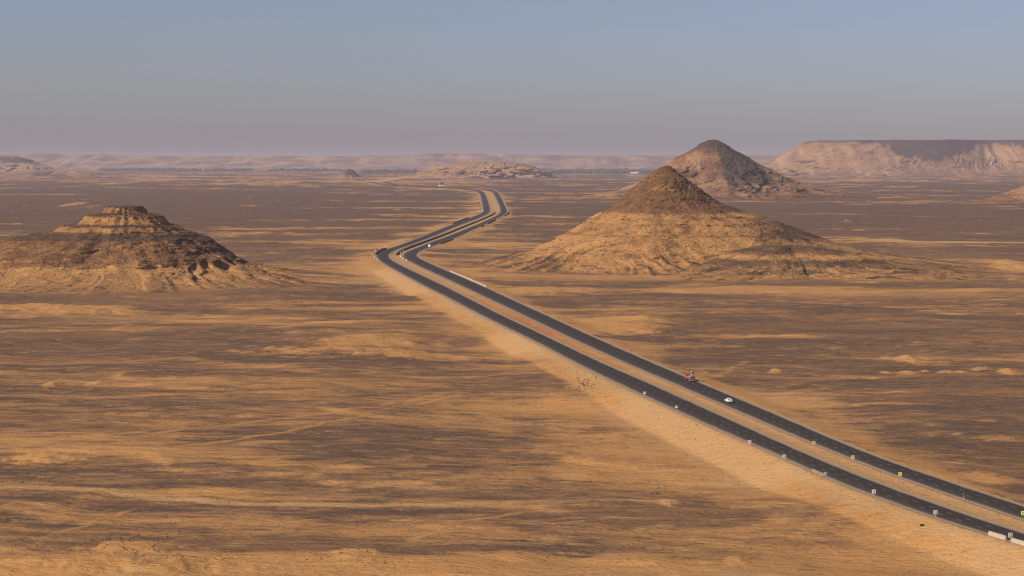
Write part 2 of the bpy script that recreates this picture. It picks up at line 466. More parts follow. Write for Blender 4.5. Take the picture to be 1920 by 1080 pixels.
def ground_height(X, Y, d):
    n1 = fbm(X / 420, Y / 260 + 3.1, 4)
    n2 = fbm(X / 120 + 9, Y / 70, 4)
    h = 1.9 * sstep(-.06, .10, n1) + 1.0 * sstep(-.05, .12, n2) - 1.6
    h += 0.55 * fbm(X / 30, Y / 22, 4) + 0.5 * n1
    h *= 1 + sstep(3000, 14000, Y) * 2.0
    bank_rough = 1 + 0.55 * fbm(X / 11, Y / 9, 4, 0.6, True)
    for cx, cy, rx, ry, hh in MOUNDS:
        h += hh * blob(cx, cy, rx, ry, X, Y, 0.9, 0.45) * bank_rough
    # road formation: a level bed on a fill slope
    bed = ZR - 0.22
    side = np.abs(d)
    drop = np.where(d < 0, 30.0, 16.0)
    h = h * sstep(4, 60, side)
    k = 1 - sstep(0.5, drop, side)
    for y0, y1, dep in FILLS:
        Y0, Y1 = to_world(960, y0)[1], to_world(960, y1)[1]
        win = sstep(Y0 - 30, Y0 + 25, Y) * (1 - sstep(Y1 - 25, Y1 + 40, Y)) * (d < 0)
        h = h - dep * win * (1 - sstep(20, 150, side))
        k = k * (1 - win) + win * (1 - np.clip((side - 0.8) / 15.0, 0, 1))
    h = h * (1 - k) + bed * k
    # shallow swale in the median
    m0, m1 = ex(EAR, Y), ex(EBL, Y)
    mid = np.clip((X - m0) / np.maximum(m1 - m0, 1), 0, 1)
    h -= np.where(d == 0, 0.35 * np.sin(np.pi * mid) ** 2 * ((X > m0) & (X < m1)), 0)
    return h


GD = corridor(GX, GY)
GZ = ground_height(GX, GY, GD)
wx = GX + 22 * fbm(GX / 90, GY / 90 + 5, 2)
wy = GY + 14 * fbm(GX / 70 + 8, GY / 60, 2)
far = sstep(1500, 9000, GY)
slant = 0.10 * GX                              # the wind lays the streaks a little across the view
big = fbm(wx / 520, (wy + slant) / 170, 3, 0.55)
m2_ = fbm(wx / 260 + 11, (wy + slant) / 60 + 4, 3, 0.6)
mid_ = fbm(wx / 125 + 4, (wy - 0.5 * slant) / 28, 4, 0.6)
fine_ = fbm(wx / 36, (wy + slant) / 9 + 2, 4, 0.62)
huge = fbm(GX / 1700 + 2, GY / 700, 5, 0.62)
band = fbm(GX / 1500 + 12, GY / 330 + 4, 4, 0.6)
thin = fbm(wx / 90 + 3, (wy + 1.5 * slant) / 5 - 5, 3, 0.6, True)
S = -0.08 + 0.95 * big + 0.72 * m2_ + 0.55 * mid_ + 0.28 * fine_ + 0.14 * (thin - 0.2) + far * (0.8 * huge - 0.05)
S += sstep(1500, 4500, GY) * 1.35 * band - 0.24 * sstep(1800, 3500, GY) * (1 - sstep(7500, 10500, GY))
S += np.where(GX > 0, -0.10, 0.03) * (1 - far)
for cx, cy, rx, ry, a in SAND_BLOBS:
    S += 0.62 * a * blob(cx, cy, rx, ry, wx, wy, 0.9, 0.5)
for cx, cy, rx, ry, a in DARK_BLOBS:
    S -= 0.55 * a * blob(cx, cy, rx, ry, wx, wy, 0.9, 0.5)
# sandy ground left by the road works, with a ragged outer rim
cw = np.where(GD < 0, 46 + 70 * fbm(GX / 160 + 2, GY / 120, 3), 20 + 34 * fbm(GX / 120, GY / 90 + 7, 3))
cs = np.where(np.abs(GD) < 900, 1 - sstep(0.25, 1.25, np.abs(GD) / np.maximum(cw, 6)), 0) * (GY < 9300)
S += 0.52 * cs
gzy, gzx = np.gradient(GZ)
slope = np.hypot(gzx / np.maximum(np.gradient(GX, axis=1), .01), gzy / np.gradient(GY, axis=0))
S += 2.2 * np.clip(slope - 0.035, 0, 0.25) * (1 - far)
for cx, cy, rx, ry, hh in MOUNDS:
    S += 0.8 * blob(cx, cy, rx, ry, GX, GY, 0.7, 0.4)
far2 = sstep(1300, 3600, GY)
film = 0.72 + 0.28 * sstep(-.15, .35, fbm(wx / 240 + 21, wy / 80 + 3, 4, .6) + 0.35 * S + 0.5 * cs)
sand = 0.05 * (1 - far2) + 0.93 * film * sstep(-0.40 + .38 * far2, 0.62 - .30 * far2, S - 0.05 + .12 * far2)
brown = 0.26 * (1 - .7 * far2) + 0.6 * (1 - .6 * far2) * sstep(-.3, .4, fbm(wx / 190 + 6, wy / 60, 4)) * (1 - 0.5 * far)
brown = np.maximum(brown, (0.8 - .6 * far2) * sstep(-.45, -.1, S) * sstep(-.5, .3, mid_))
pale = 0.9 * sstep(.22, .55, fbm(wx / 60 + 31, wy / 15, 4, 0.6) + 0.22 * big) * sand
for cx, cy, rx, ry, a in PALE_BLOBS:
    pale = np.maximum(pale, a * blob(cx, cy, rx, ry, wx, wy, 0.9, 0.6) * (0.35 + 0.65 * sstep(-.3, .25, fine_)))
red = np.zeros_like(S)
wob = 3.0 * noise2(GX / 14, GY / 11)
for pts, w, pa, sa in TRACKS:
    k = line_mask(pts, w * 1.15, GX + wob * min(1, w / 6), GY, 0.85) 
    k = k * (np.clip(0.85 + 0.9 * m2_ + 0.6 * mid_, 0.45, 1) if w < 10 else 1.0)
    sand = np.maximum(sand, sa * k)
    pale = np.maximum(pale * (1 - .5 * k), pa * k)
# median: sand, a stretch of dull pink gravel and a patch of red earth
inm = (GX > ex(EAR, GY)) & (GX < ex(EBL, GY)) & (GY < 9300)
yb0, yb1 = to_world(885, 553)[1], to_world(1180, 700)[1]
grav = inm * sstep(yb1, yb1 + 12, GY) * (1 - sstep(yb0 - 20, yb0 + 10, GY))
sand = np.where(GD == 0, np.maximum(sand, 0.97), sand)
pale = np.where(GD == 0, 0.72 + 0.25 * fine_ + 0.2 * mid_, pale)
pale = pale * (1 - grav)
yr0, yr1 = to_world(962, 592)[1], to_world(1052, 640)[1]
red = inm * sstep(yr1, yr1 + 40, GY) * (1 - sstep(yr0 - 30, yr0, GY)) * np.clip(0.75 + 0.5 * fine_, 0, 1) * 0.85
red = np.maximum(red, 0.08 * grav)
# smooth fill slopes of clean sand below the near carriageway
for y0, y1, reach in ((1100, 500, 9), (905, 752, 24), (545, 506, 24), (660, 628, 20), (1100, 1012, 26)):
    Y0, Y1 = to_world(960, y0)[1], to_world(960, y1)[1]
    k = sstep(Y0 - 12, Y0 + 24, GY) * (1 - sstep(Y1 - 24, Y1 + 20, GY)) * (GD < 0) * (1 - sstep(reach * .45, reach * 1.25, -GD + 9 * fbm(GX / 26, GY / 26, 3)))
    sand = sand * (1 - k) + 0.98 * k
    pale = pale * (1 - k) + 0.80 * k
mixv = np.stack([sand, pale, brown, red], -1)
ground = grid_mesh('ground', np.stack([GX, GY, GZ], -1), mixv, M_ground)
link(tag(ground, kind='structure'))


def ground_z(x, y):
    r = int(np.clip(np.searchsorted(rows, y) - 1, 0, len(rows) - 2))
    t = (y - rows[r]) / (rows[r + 1] - rows[r])

    def at_row(q):
        c = (x / (0.36 * rows[q] + 110) + 1) / 2 * (len(cols) - 1)
        c = min(max(c, 0), len(cols) - 1.001)
        i = int(c)
        return GZ[q, i] * (1 - c + i) + GZ[q, i + 1] * (c - i)
    return float(at_row(r) * (1 - t) + at_row(r + 1) * t)


# ------------------------------------------------------------------ hills
HILLS = []


def hill(cx, Y0, ctrl, material, nang, nlev, noise_amp, noise_len, colour, gully=None, back=1.0, seed=0.0, name='hill', front_shift=0.0, ledge=0.28, lift=0.0, plan=0.10, rim=0.0):
    """ctrl rows: z, left reach px, right reach px, front reach m (px at the hill's own distance)"""
    sc_ = Y0 / F
    X0 = (cx - 960) * sc_
    c = np.array(ctrl, float)
    seg = np.hypot(np.diff(c[:, 0]) * 1.5, np.diff((c[:, 1] + c[:, 2]) / 2) * sc_)
    t = np.concatenate([[0], np.cumsum(seg)])
    tt = np.linspace(0, t[-1], nlev)
    z = np.interp(tt, t, c[:, 0])
    rl, rr = np.interp(tt, t, c[:, 1]) * sc_, np.interp(tt, t, c[:, 2]) * sc_
    rf = np.interp(tt, t, c[:, 3])
    th = np.linspace(0, 2 * np.pi, nang, endpoint=False)
    ct, st = np.cos(th), np.sin(th)
    wl, wr = np.maximum(-ct, 0) ** 2, np.maximum(ct, 0) ** 2
    wf, wb = np.maximum(-st, 0) ** 2, np.maximum(st, 0) ** 2
    R = rl[:, None] * wl + rr[:, None] * wr + rf[:, None] * wf + rf[:, None] * back * wb
    Z = np.repeat(z[:, None], nang, 1)
    front = 0.35 + 0.65 * np.maximum(-st, 0)
    R = R * (1 + plan * front * (noise2(ct * 2.6 + seed + 0 * Z, st * 2.6 + Z / c[0, 0] * 2.0) + 0.6 * noise2(ct * 6.5 + seed + 0 * Z, st * 6.5 + Z / c[0, 0] * 3.5)))
    X, Y = X0 + R * ct, Y0 + front_shift * (R / R.max()) + R * st
    g = np.zeros_like(X)
    if gully:
        g = gully(X - X0, Y - Y0, Z, R, th)
    zmax = c[0, 0]
    q = np.clip((zmax - Z) / zmax, 0, 1)
    rough = fbm((X + Z * .6) / noise_len + seed, (Y + Z * .8) / noise_len - seed, 5, 0.55)
    rid = fbm((X - Z) / (noise_len * 1.7) + seed + 3, (Y + Z * 1.3) / (noise_len * 1.7), 4, 0.5, True)
    amp = noise_amp * (0.25 + 0.75 * sstep(0, .25, q))
    led = noise2(Z * ledge + 1.5 * rough + seed, 0.4 * rough + 0 * Z) + 0.6 * noise2(Z * ledge * 2.7 + seed, 2 + rough)
    vert = fbm((X * ct + Y * 0 + th * R) / (noise_len * .45) + seed, Z / (noise_len * 2.2), 4, 0.6, True)
    dr = amp * (1.1 * rough + 0.8 * (rid - .42) + 0.45 * (vert - .42) + 0.38 * led) + g
    X, Y = X + dr * ct, Y + dr * st
    Zn = Z + rim * noise2(ct * 9 + seed + 0 * Z, st * 9) + 0.35 * amp * rough * sstep(0.02, .2, q) + lift * g * sstep(-2, 0.06 * zmax, Z)
    rough = rough + 0.30 * led + 0.22 * (vert - .3)
    mix = colour(X - X0, Y - Y0, Z, R, th, q, rough, rid, g)
    o = grid_mesh(name, np.stack([X, Y, Zn], -1)[:, ::-1], mix[:, ::-1], material, closed=True)
    o['kind'] = 'structure'
    HILLS.append(np.stack([X, Y, Zn], -1))
    return link(o)


def spurs(n, amp, zlow, zhigh, seed, skew=0.0):
    """uneven talus spurs round the foot, growing downward"""
    def f(X, Y, Z, R, th):
        u0 = th[None, :] * n / (2 * np.pi) + 0 * Z
        mod = 0.70 + 1.5 * noise2(u0 * 0.23 + seed * 3, 0 * u0 + seed) + 0.7 * noise2(u0 * 0.61 - seed, 0 * u0 + 2 * seed)
        k = 1 - sstep(zlow, zhigh * (0.75 + 0.35 * mod), Z)
        u = u0 + skew * n / 6.28 * (1 - np.clip(Z / max(zhigh, 1), 0, 1)) + 1.5 * noise2(u0 * 0.37 + seed, Z * 0.02) + 0.35 * noise2(u0 * 1.7 + seed, Z * 0.09)
        v = 1 - 2 * np.abs(noise2(u + seed, Z * 0.02 + seed))
        w = 1 - 2 * np.abs(noise2(u * 2.6 + seed, Z * 0.05 - seed))
        return amp * k * (np.clip(mod, 0.25, 2) * (v - 0.5) + 0.3 * (w - .45))
    return f


def col_butte(X, Y, Z, R, th, q, rough, rid, g):
    zz = Z + 1.6 * rough
    sand = np.zeros_like(Z)
    brown = np.ones_like(Z) * 0.9
    pale = np.zeros_like(Z)
    band = lambda a, b, s: sstep(a - s, a + s, zz) * (1 - sstep(b - s, b + s, zz))
    sand = np.maximum(sand, 0.72 * band(58.6, 63.6, .5) * (0.75 + rough))
    sand = np.maximum(sand, 0.85 * band(48.5, 55.5, .8) * np.clip(0.85 + .9 * rough, 0, 1))
    sand = np.maximum(sand, 0.62 * band(42.5, 46.6, .6) * np.clip(0.75 + 1.2 * rid, 0, 1))
    dark = np.maximum(band(63.8, 80, .3), band(57.0, 58.6, .3))
    dark = np.maximum(dark, band(46.4, 49.0, .6) * np.clip(.5 + 2 * rough, 0, 1))
    dark = np.maximum(dark, band(35.5, 41.0, 1.0) * np.clip(0.75 + 1.2 * rough, 0, 1))
    brown = brown * (1 - dark)
    sand = np.maximum(sand * (1 - .8 * dark), band(12, 34, 2) * (0.14 + 0.34 * sstep(-.05, .6, rough + .5 * (rid - .4))))
    gul = sstep(-0.5, 3.0, g + 2 * rough)
    low = 1 - sstep(12, 18, zz + 5 * rough)
    sand = np.maximum(sand, low * (1 - 0.62 * gul) * 0.98)
    brown = brown * (1 - low) + low * 0.35
    lft = (1 - sstep(-110, -60, X)) * sstep(5, 20, zz) * (1 - sstep(30, 36, zz))
    sand = np.maximum(sand, lft * 0.55 * sstep(-.2, .4, rough + rid * .5))
    toe = 1 - sstep(0.5, 4.5, zz + 3 * rough)
    sand = sand * (1 - 0.3 * toe)
    return np.stack([sand, pale, brown, 0 * Z], -1)


def col_cone(X, Y, Z, R, th, q, rough, rid, g):
    zz = Z + 2.5 * rough
    cap = sstep(52, 56, zz)
    brown = cap * np.clip(0.80 + 0.5 * rough, 0, 1) + (1 - cap) * 0.95
    sand = (1 - cap) * np.clip(0.66 + 0.65 * rough + 0.3 * (rid - .4) + 0.2 * (1 - sstep(10, 30, zz)), 0.06, 1)
    sand = np.maximum(sand, 0.55 * np.exp(-((zz - 50) / 2.2) ** 2) * np.clip(.5 + 2 * rough, 0, 1))
    sand = np.maximum(sand, 0.5 * np.exp(-((zz - 78) / 3) ** 2) * sstep(.1, .5, rough + rid * .4))
    strat = np.exp(-((zz - 44) / .8) ** 2) + np.exp(-((zz - 33) / .9) ** 2) + np.exp(-((zz - 62) / 1.0) ** 2)
    sand = sand * (1 - .55 * np.clip(strat, 0, 1))
    gul = sstep(-0.5, 3.0, g + 2 * rough)
    low = 1 - sstep(13, 19, zz + 5 * rough)
    sand = np.maximum(sand * (1 - low), low * (1 - 0.9 * gul) * 0.9)
    brown = brown * (1 - low) + low * 0.4
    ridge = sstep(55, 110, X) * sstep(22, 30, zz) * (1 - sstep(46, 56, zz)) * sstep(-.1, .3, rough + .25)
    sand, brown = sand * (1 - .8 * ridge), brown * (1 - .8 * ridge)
    toe = 1 - sstep(0.5, 4.0, zz + 3 * rough)
    sand = sand * (1 - 0.3 * toe)
    return np.stack([sand, 0 * Z, brown, 0 * Z], -1)


hill(235, 1650, [(64.8, 0, 0, 0), (64.6, 36, 33, 14), (58.4, 42, 42, 18), (57.2, 62, 58, 27), (55.6, 72, 68, 31), (48.3, 84, 82, 38), (46.5, 112, 100, 46),
                 (42.4, 128, 112, 50), (39.8, 170, 130, 55), (35.8, 205, 154, 62), (31.0, 250, 170, 69), (20, 320, 203, 88), (12, 350, 224, 103), (8, 370, 255, 121),
                 (3.2, 400, 300, 147), (-2, 440, 365, 186)], M_near, 560, 230, 2.7, 17, col_butte, spurs(40, 7, 7, 18, 3.3, 0.15), seed=1.7, lift=.28, plan=.09)
hill(1250, 1850, [(100.6, 0, 0, 0), (99.8, 7, 6, 4), (97.5, 17, 13, 8), (93, 29, 22, 14), (86, 46, 39, 23), (79.4, 62, 57, 31), (63, 100, 98, 52), (55, 120, 142, 66), (50, 134, 176, 74), (45, 150, 205, 84), (33, 186, 262, 104),
                  (20.7, 224, 322, 126), (12.5, 262, 378, 143), (7.6, 290, 430, 156), (3.2, 325, 510, 168), (-2, 370, 610, 190)],
     M_near, 600, 230, 3.0, 24, col_cone, spurs(40, 8, 7, 23, 8.1, -0.2), seed=5.2, lift=.36, plan=.05)


def col_bench(X, Y, Z, R, th, q, rough, rid, g):
    zz = Z + 1.5 * rough
    sand = np.exp(-((zz - 17.0) / 2.8) ** 2) * np.clip(.85 + 1.0 * rough, 0, 1)
    sand = np.maximum(sand, 0.6 * (1 - sstep(5, 15, zz)) * sstep(0, .5, rid + rough))
    sand = np.maximum(sand, 0.55 * (1 - sstep(1, 4, zz)) * sstep(-.2, .3, rough))
    brown = np.clip(0.35 + .8 * rough, 0, 1)
    return np.stack([sand, 0 * Z, brown, 0 * Z], -1)


hill(1480, 1700, [(27, 0, 0, 0), (26, 60, 40, 9), (22, 100, 90, 16), (19, 118, 125, 22), (15, 132, 150, 30), (12, 150, 170, 36), (7, 180, 215, 48), (3.5, 215, 280, 60), (-2, 260, 370, 85)],
     M_near, 420, 110, 2.2, 16, col_bench, spurs(40, 5, 2, 15, 12.0), seed=9.4, lift=.5)


def col_farcone(X, Y, Z, R, th, q, rough, rid, g):
    zz = Z + 9 * rough
    cap = sstep(140, 156, zz)
    strk = fbm(X / 40 + 5, Z / 110, 4, .6)
    sand = (1 - cap) * sstep(-.05, .40, 0.06 + 0.9 * rough + 0.8 * strk) * 0.7
    wedge = sstep(-.02, .06, (X - 8) / 200 + 0.05 * rough) * sstep(20, 40, zz) * (1 - sstep(.0, .45, (X - 40 - (165 - Z) * .95) / 90))  # dark rock wedge, with the right face's shade put into the colour
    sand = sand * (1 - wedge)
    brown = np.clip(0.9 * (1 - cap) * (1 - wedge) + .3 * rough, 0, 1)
    low = np.exp(-((zz - 35) / 16) ** 2)
    sand = np.maximum(sand, 0.75 * low * sstep(-.3, .3, rid) * (1 - .7 * wedge))
    pale = 0.35 * low * sstep(0, .5, rough)
    toe = 1 - sstep(4, 16, zz)
    left = 1 - sstep(-260, -150, X)
    sand = sand * (1 - toe) + toe * (0.1 + .7 * left)
    return np.stack([sand, pale, brown, 0 * Z], -1)


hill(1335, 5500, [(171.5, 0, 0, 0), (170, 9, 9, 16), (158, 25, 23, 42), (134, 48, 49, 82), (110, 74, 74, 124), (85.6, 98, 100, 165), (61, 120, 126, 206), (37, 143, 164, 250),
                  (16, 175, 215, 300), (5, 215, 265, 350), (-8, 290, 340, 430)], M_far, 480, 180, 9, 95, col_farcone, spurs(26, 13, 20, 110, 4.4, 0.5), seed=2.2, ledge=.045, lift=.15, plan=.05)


def col_mesa(X, Y, Z, R, th, q, rough, rid, g):
    zz = Z + 14 * rough
    strk = fbm(X / 75 + 2, Z / 300 + Y / 2500, 5, 0.65)
    wide = np.exp(-((X + 480) / 330) ** 2) + 0.8 * np.exp(-((X - 330) / 150) ** 2) + 0.9 * np.exp(-((X - 1300) / 400) ** 2) - 0.45
    dark = sstep(-.12, .28, 1.2 * wide + 0.9 * strk + (zz - 175) / 130)     # dark scree hangs from the rim
    sand = np.clip(0.80 + 0.9 * strk + 0.3 * (rid - .4), 0, 1) * (1 - .93 * dark)
    cap = sstep(240, 250, zz)
    sand = sand * (1 - .75 * cap)
    brown = np.clip(.55 * (1 - dark) + .4 * strk, 0, 1)
    pale = 0.6 * sstep(.0, .4, strk) * (1 - dark) * (1 - cap)
    foot = 1 - sstep(8, 40, zz)
    sand = np.maximum(sand * (1 - .3 * foot), .5 * foot)
    return np.stack([sand, pale, brown, 0 * Z], -1)


hill(1830, 14000, [(262, 0, 0, 0), (261, 312, 500, 260), (252, 322, 520, 290), (228, 332, 532, 330), (170, 354, 555, 430), (110, 376, 575, 540), (60, 394, 595, 660), (25, 412, 620, 820), (-12, 450, 660, 1070)],
     M_far, 1100, 120, 16, 120, col_mesa, spurs(90, 62, 60, 250, 6.6), seed=3.9, ledge=.02, plan=.03, rim=11.0)
# the plateau's bay of pale slopes further right, and the small hill at the right edge of the picture
hill(1955, 4700, [(62, 0, 0, 0), (60, 10, 10, 14), (42, 34, 34, 60), (24, 58, 60, 110), (8, 95, 95, 170), (-6, 140, 140, 250)], M_far, 220, 80, 6, 60, col_farcone, spurs(20, 12, 8, 40, 1.1), seed=7.7, ledge=.06)


def col_tan(X, Y, Z, R, th, q, rough, rid, g):
    sand = np.clip(0.92 + .5 * rough, 0, 1)
    pale = np.clip(.3 + .5 * rough, 0, 1) * .6
    return np.stack([sand, pale, 0.8 + 0 * Z, 0 * Z], -1)


hill(905, 12000, [(108, 0, 0, 0), (104, 30, 26, 90), (92, 62, 75, 150), (70, 84, 98, 220), (35, 108, 118, 320), (10, 125, 128, 420), (-12, 150, 150, 560)],
     M_far, 360, 80, 22, 130, col_tan, spurs(34, 60, 20, 100, 5.5), seed=4.1, ledge=.05)
hill(845, 12600, [(70, 0, 0, 0), (66, 20, 20, 60), (30, 50, 60, 160), (5, 70, 80, 260), (-12, 90, 100, 340)], M_far, 200, 50, 14, 110, col_tan, spurs(24, 40, 10, 60, 2.5), seed=6.1, ledge=.05)


def col_dark(X, Y, Z, R, th, q, rough, rid, g):
    sand = .8 * sstep(.5, .9, q + .3 * rough) + .5 * (1 - sstep(-40, -5, X)) * sstep(.1, .4, q)
    return np.stack([np.clip(sand, 0, 1), 0 * Z, 0.25 + 0 * Z, 0 * Z], -1)


hill(655, 11000, [(59, 0, 0, 0), (57, 4, 5, 14), (46, 9, 10, 30), (28, 14, 15, 50), (12, 20, 22, 80), (2, 32, 36, 130), (-10, 50, 55, 200)], M_far, 200, 60, 5, 40, col_dark, spurs(14, 10, 10, 30, 3.0), seed=8.8, ledge=.05)


def col_left(X, Y, Z, R, th, q, rough, rid, g):
    zz = Z + 12 * rough
    dk = np.exp(-((zz - 125) / 26) ** 2)
    sand = np.clip(.7 + .8 * rough - .9 * dk, 0, 1)
    pale = np.clip(.5 + .8 * rid - dk, 0, 1) * .8
    return np.stack([sand, pale, .3 + 0 * Z, 0 * Z], -1)


hill(18, 15000, [(152, 0, 0, 0), (150, 24, 12, 60), (128, 60, 34, 140), (98, 110, 52, 220), (60, 150, 76, 320), (28, 180, 92, 430), (8, 210, 115, 540), (-12, 250, 160, 700)],
     M_far, 300, 80, 18, 120, col_left, spurs(30, 60, 30, 110, 9.0), seed=1.2, ledge=.05)
hill(125, 12500, [(52, 0, 0, 0), (48, 60, 30, 60), (36, 110, 60, 110), (20, 150, 90, 170), (6, 190, 125, 240), (-12, 240, 170, 340)], M_far, 240, 60, 12, 90, col_mesa, spurs(30, 40, 8, 44, 7.0), seed=2.9, ledge=.05)


def escarpment():
    """long pale scarp closing the depression, 25 km away"""
    Y0 = 25000.0
    s = Y0 / F
    nx, nz = 900, 40
    xp = np.linspace(-500, 2500, nx)
    top = 104 - (np.interp(xp, [-500, 0, 40, 180, 300, 640, 760, 800, 900, 1000, 1250, 1500, 2500],
                           [288, 289, 287, 289.5, 292, 291.5, 290, 286.5, 286, 289.5, 291, 290, 291]) - YH) * s
    u = np.linspace(0, 1, nz)
    X = np.repeat(((xp - 960) * s)[None, :], nz, 0)
    prof = np.interp(u, [0, .18, .30, .62, .85, 1], [1, .99, .86, .40, .12, -.08])
    Z = prof[:, None] * top[None, :]
    g = fbm(X / 700, Z / 900 + 2, 4, .55, True)
    Y = Y0 + 1100 - 2300 * u[:, None] + 420 * (g - .2) * sstep(.12, .4, u)[:, None]
    r = fbm(X / 420 + 3, Y / 420, 4)
    Z = Z + 9 * r
    sand = np.clip(.6 + .9 * r, 0, 1)
    pale = np.clip(.35 + 1.2 * r, 0, 1) * .8
    return link(tag(grid_mesh('escarpment', np.stack([X, Y, Z], -1)[::-1], np.stack([sand, pale, .6 + 0 * Z, 0 * Z], -1)[::-1], M_far), kind='structure'))


escarpment()


# ------------------------------------------------------------------ road surfaces
def ribbon(name, xl, xr, ys, z, material, parent=None, uv=True):
    n = len(ys)
    v = np.empty((n * 2, 3))
    zz = z(ys) if callable(z) else np.full(n, z)
    v[0::2] = np.stack([xl, ys, zz], -1)
    v[1::2] = np.stack([xr, ys, zz], -1)
    f = [(2 * i, 2 * i + 1, 2 * i + 3, 2 * i + 2) for i in range(n - 1)]
    me = bpy.data.meshes.new(name)
    me.from_pydata(v.tolist(), [], f)
    if uv:
        lay = me.uv_layers.new(name='UVMap')
        vi = np.empty(len(me.loops), dtype=np.int32)
        me.loops.foreach_get('vertex_index', vi)
        uvs = np.stack([(vi % 2).astype(float), ys[vi // 2] / 10], -1)
        lay.data.foreach_set('uv', uvs.reshape(-1))
    me.materials.append(material)
    return link(bpy.data.objects.new(name, me), parent)


def zlift(base):
    # the sheets part a little more with distance so that none of them sinks into the one below
    return lambda ys: base + (base - ZR + 0.2) * 0.0 + np.clip((ys - 1500) / 8000, 0, 1) * (base - (ZR - 0.08)) * 4


sel = YS[(YS > 330) & (YS < 9300)]


def strip_marks(centre_frac, el, er, y0, y1, cycle, length, width):
    vs, fs = [], []
    y = y0
    while y < y1:
        for (ya, yb) in ((y, y + length),):
            k = len(vs)
            for yy in (ya, yb):
                xl_, xr_ = float(ex(el, yy)), float(ex(er, yy))
                x = xl_ + (xr_ - xl_) * centre_frac
                vs += [(x - width / 2, yy, ZR + 0.012), (x + width / 2, yy, ZR + 0.012)]
            fs.append((k, k + 1, k + 3, k + 2))
        y += cycle
    return vs, fs


def carriageway(el, er):
    ss = 1.3
    road = ribbon('road', ex(el, sel), ex(er, sel), sel, zlift(ZR), M_asph)
    tag(road, kind='structure')
    sh = ribbon('shoulder', ex(el, sel) - ss - 0.0006 * sel, ex(el, sel) + .3, sel, zlift(ZR - 0.03), M_should, road)
    sh2 = ribbon('shoulder', ex(er, sel) - .3, ex(er, sel) + ss + 0.0006 * sel, sel, zlift(ZR - 0.03), M_should, road)
    near = sel[sel < 2600]
    for fr in (0.045, 0.955):
        x = ex(el, near) * (1 - fr) + ex(er, near) * fr
        ribbon('edge_line', x - .09, x + .09, near, ZR + 0.01, M_line, road)
    for fr in (0.36, 0.66):
        vs, fs = strip_marks(fr, el, er, 440 + 3 * fr, 1600, 9.5, 2.6, 0.2)
        me = bpy.data.meshes.new('lane_marking')
        me.from_pydata(vs, [], fs)
        me.materials.append(M_line)
        tag(link(bpy.data.objects.new('lane_marking', me), road), kind='stuff')
    return road


carriageway(EAL, EAR)
carriageway(EBL, EBR)


def road_heading(edge, Y):
    return math.atan2(float(ex(edge, Y + 10) - ex(edge, Y - 10)), 20.0)      # from +Y towards +X


# ------------------------------------------------------------------ small mesh helpers
def add_box(bm, c, s, rz=0.0, bevel=0.0, taper=None):
    r = bmesh.ops.create_cube(bm, size=1.0)
    vs = r['verts']
    for v in vs:
        k = 1.0
        if taper and v.co.z > 0:
            v.co.x *= taper[0]
            v.co.y *= taper[1]
        v.co = Vector((v.co.x * s[0], v.co.y * s[1], v.co.z * s[2]))
    if bevel:
        es = list({e for v in vs for e in v.link_edges})
        g = bmesh.ops.bevel(bm, geom=es, offset=bevel, segments=2, affect='EDGES', profile=0.6)
        vs = list({v for f in g['faces'] for v in f.verts} | {v for v in vs if v.is_valid})
    bmesh.ops.rotate(bm, verts=vs, cent=(0, 0, 0), matrix=Matrix.Rotation(rz, 3, 'Z'))
    bmesh.ops.translate(bm, verts=vs, vec=c)


def add_cyl(bm, c, r, h, axis='Z', seg=16, r2=None):
    g = bmesh.ops.create_cone(bm, cap_ends=True, segments=seg, radius1=r, radius2=r if r2 is None else r2, depth=h)
    if axis == 'X':
        bmesh.ops.rotate(bm, verts=g['verts'], cent=(0, 0, 0), matrix=Matrix.Rotation(math.pi / 2, 3, 'Y'))
    elif axis == 'Y':
        bmesh.ops.rotate(bm, verts=g['verts'], cent=(0, 0, 0), matrix=Matrix.Rotation(math.pi / 2, 3, 'X'))
    bmesh.ops.translate(bm, verts=g['verts'], vec=c)


def add_tube(bm, a, b, r, seg=6, r2=None):
    a, b = Vector(a), Vector(b)
    d = b - a
    g = bmesh.ops.create_cone(bm, cap_ends=True, segments=seg, radius1=r, radius2=r if r2 is None else r2, depth=d.length)
    q = d.to_track_quat('Z', 'Y').to_matrix()
    bmesh.ops.rotate(bm, verts=g['verts'], cent=(0, 0, 0), matrix=q)
    bmesh.ops.translate(bm, verts=g['verts'], vec=(a + b) / 2)


def add_prism(bm, prof, w, x0=0.0):
    """profile in (y, z), extruded along x to width w"""
    a = [bm.verts.new((x0 - w / 2, y, z)) for y, z in prof]
    b = [bm.verts.new((x0 + w / 2, y, z)) for y, z in prof]
    n = len(prof)
    bm.faces.new(a)
    bm.faces.new(b[::-1])
    for i in range(n):
        bm.faces.new((a[i], b[i], b[(i + 1) % n], a[(i + 1) % n]))


def obj(name, bm, mat, parent=None):
    bmesh.ops.recalc_face_normals(bm, faces=bm.faces)
    me = bpy.data.meshes.new(name)
    bm.to_mesh(me)
    bm.free()
    me.materials.append(mat)
    return link(bpy.data.objects.new(name, me), parent)


def thing(name, loc, rz, label, cat, group=None):
    o = bpy.data.objects.new(name, None)
    o.empty_display_size = 0.5
    link(o)
    o.location = loc
    o.rotation_euler = (0, 0, rz)
    return tag(o, label, cat, group)


def copy_tree(o, parent=None):
    c = o.copy()
    C.objects.link(c)
    c.parent = parent
    for ch in o.children:
        copy_tree(ch, c)
    return c


def wheel(parent, x, y, r, w):
    bm = bmesh.new()
    add_cyl(bm, (0, 0, 0), r, w, 'X', 20)
    o = obj('wheel', bm, M_rubber, parent)
    o.location = (x, y, r)
    bm = bmesh.new()
    add_cyl(bm, (0, 0, 0), r * .58, w + .03, 'X', 14)
    obj('rim', bm, M_steel, o)
    return o


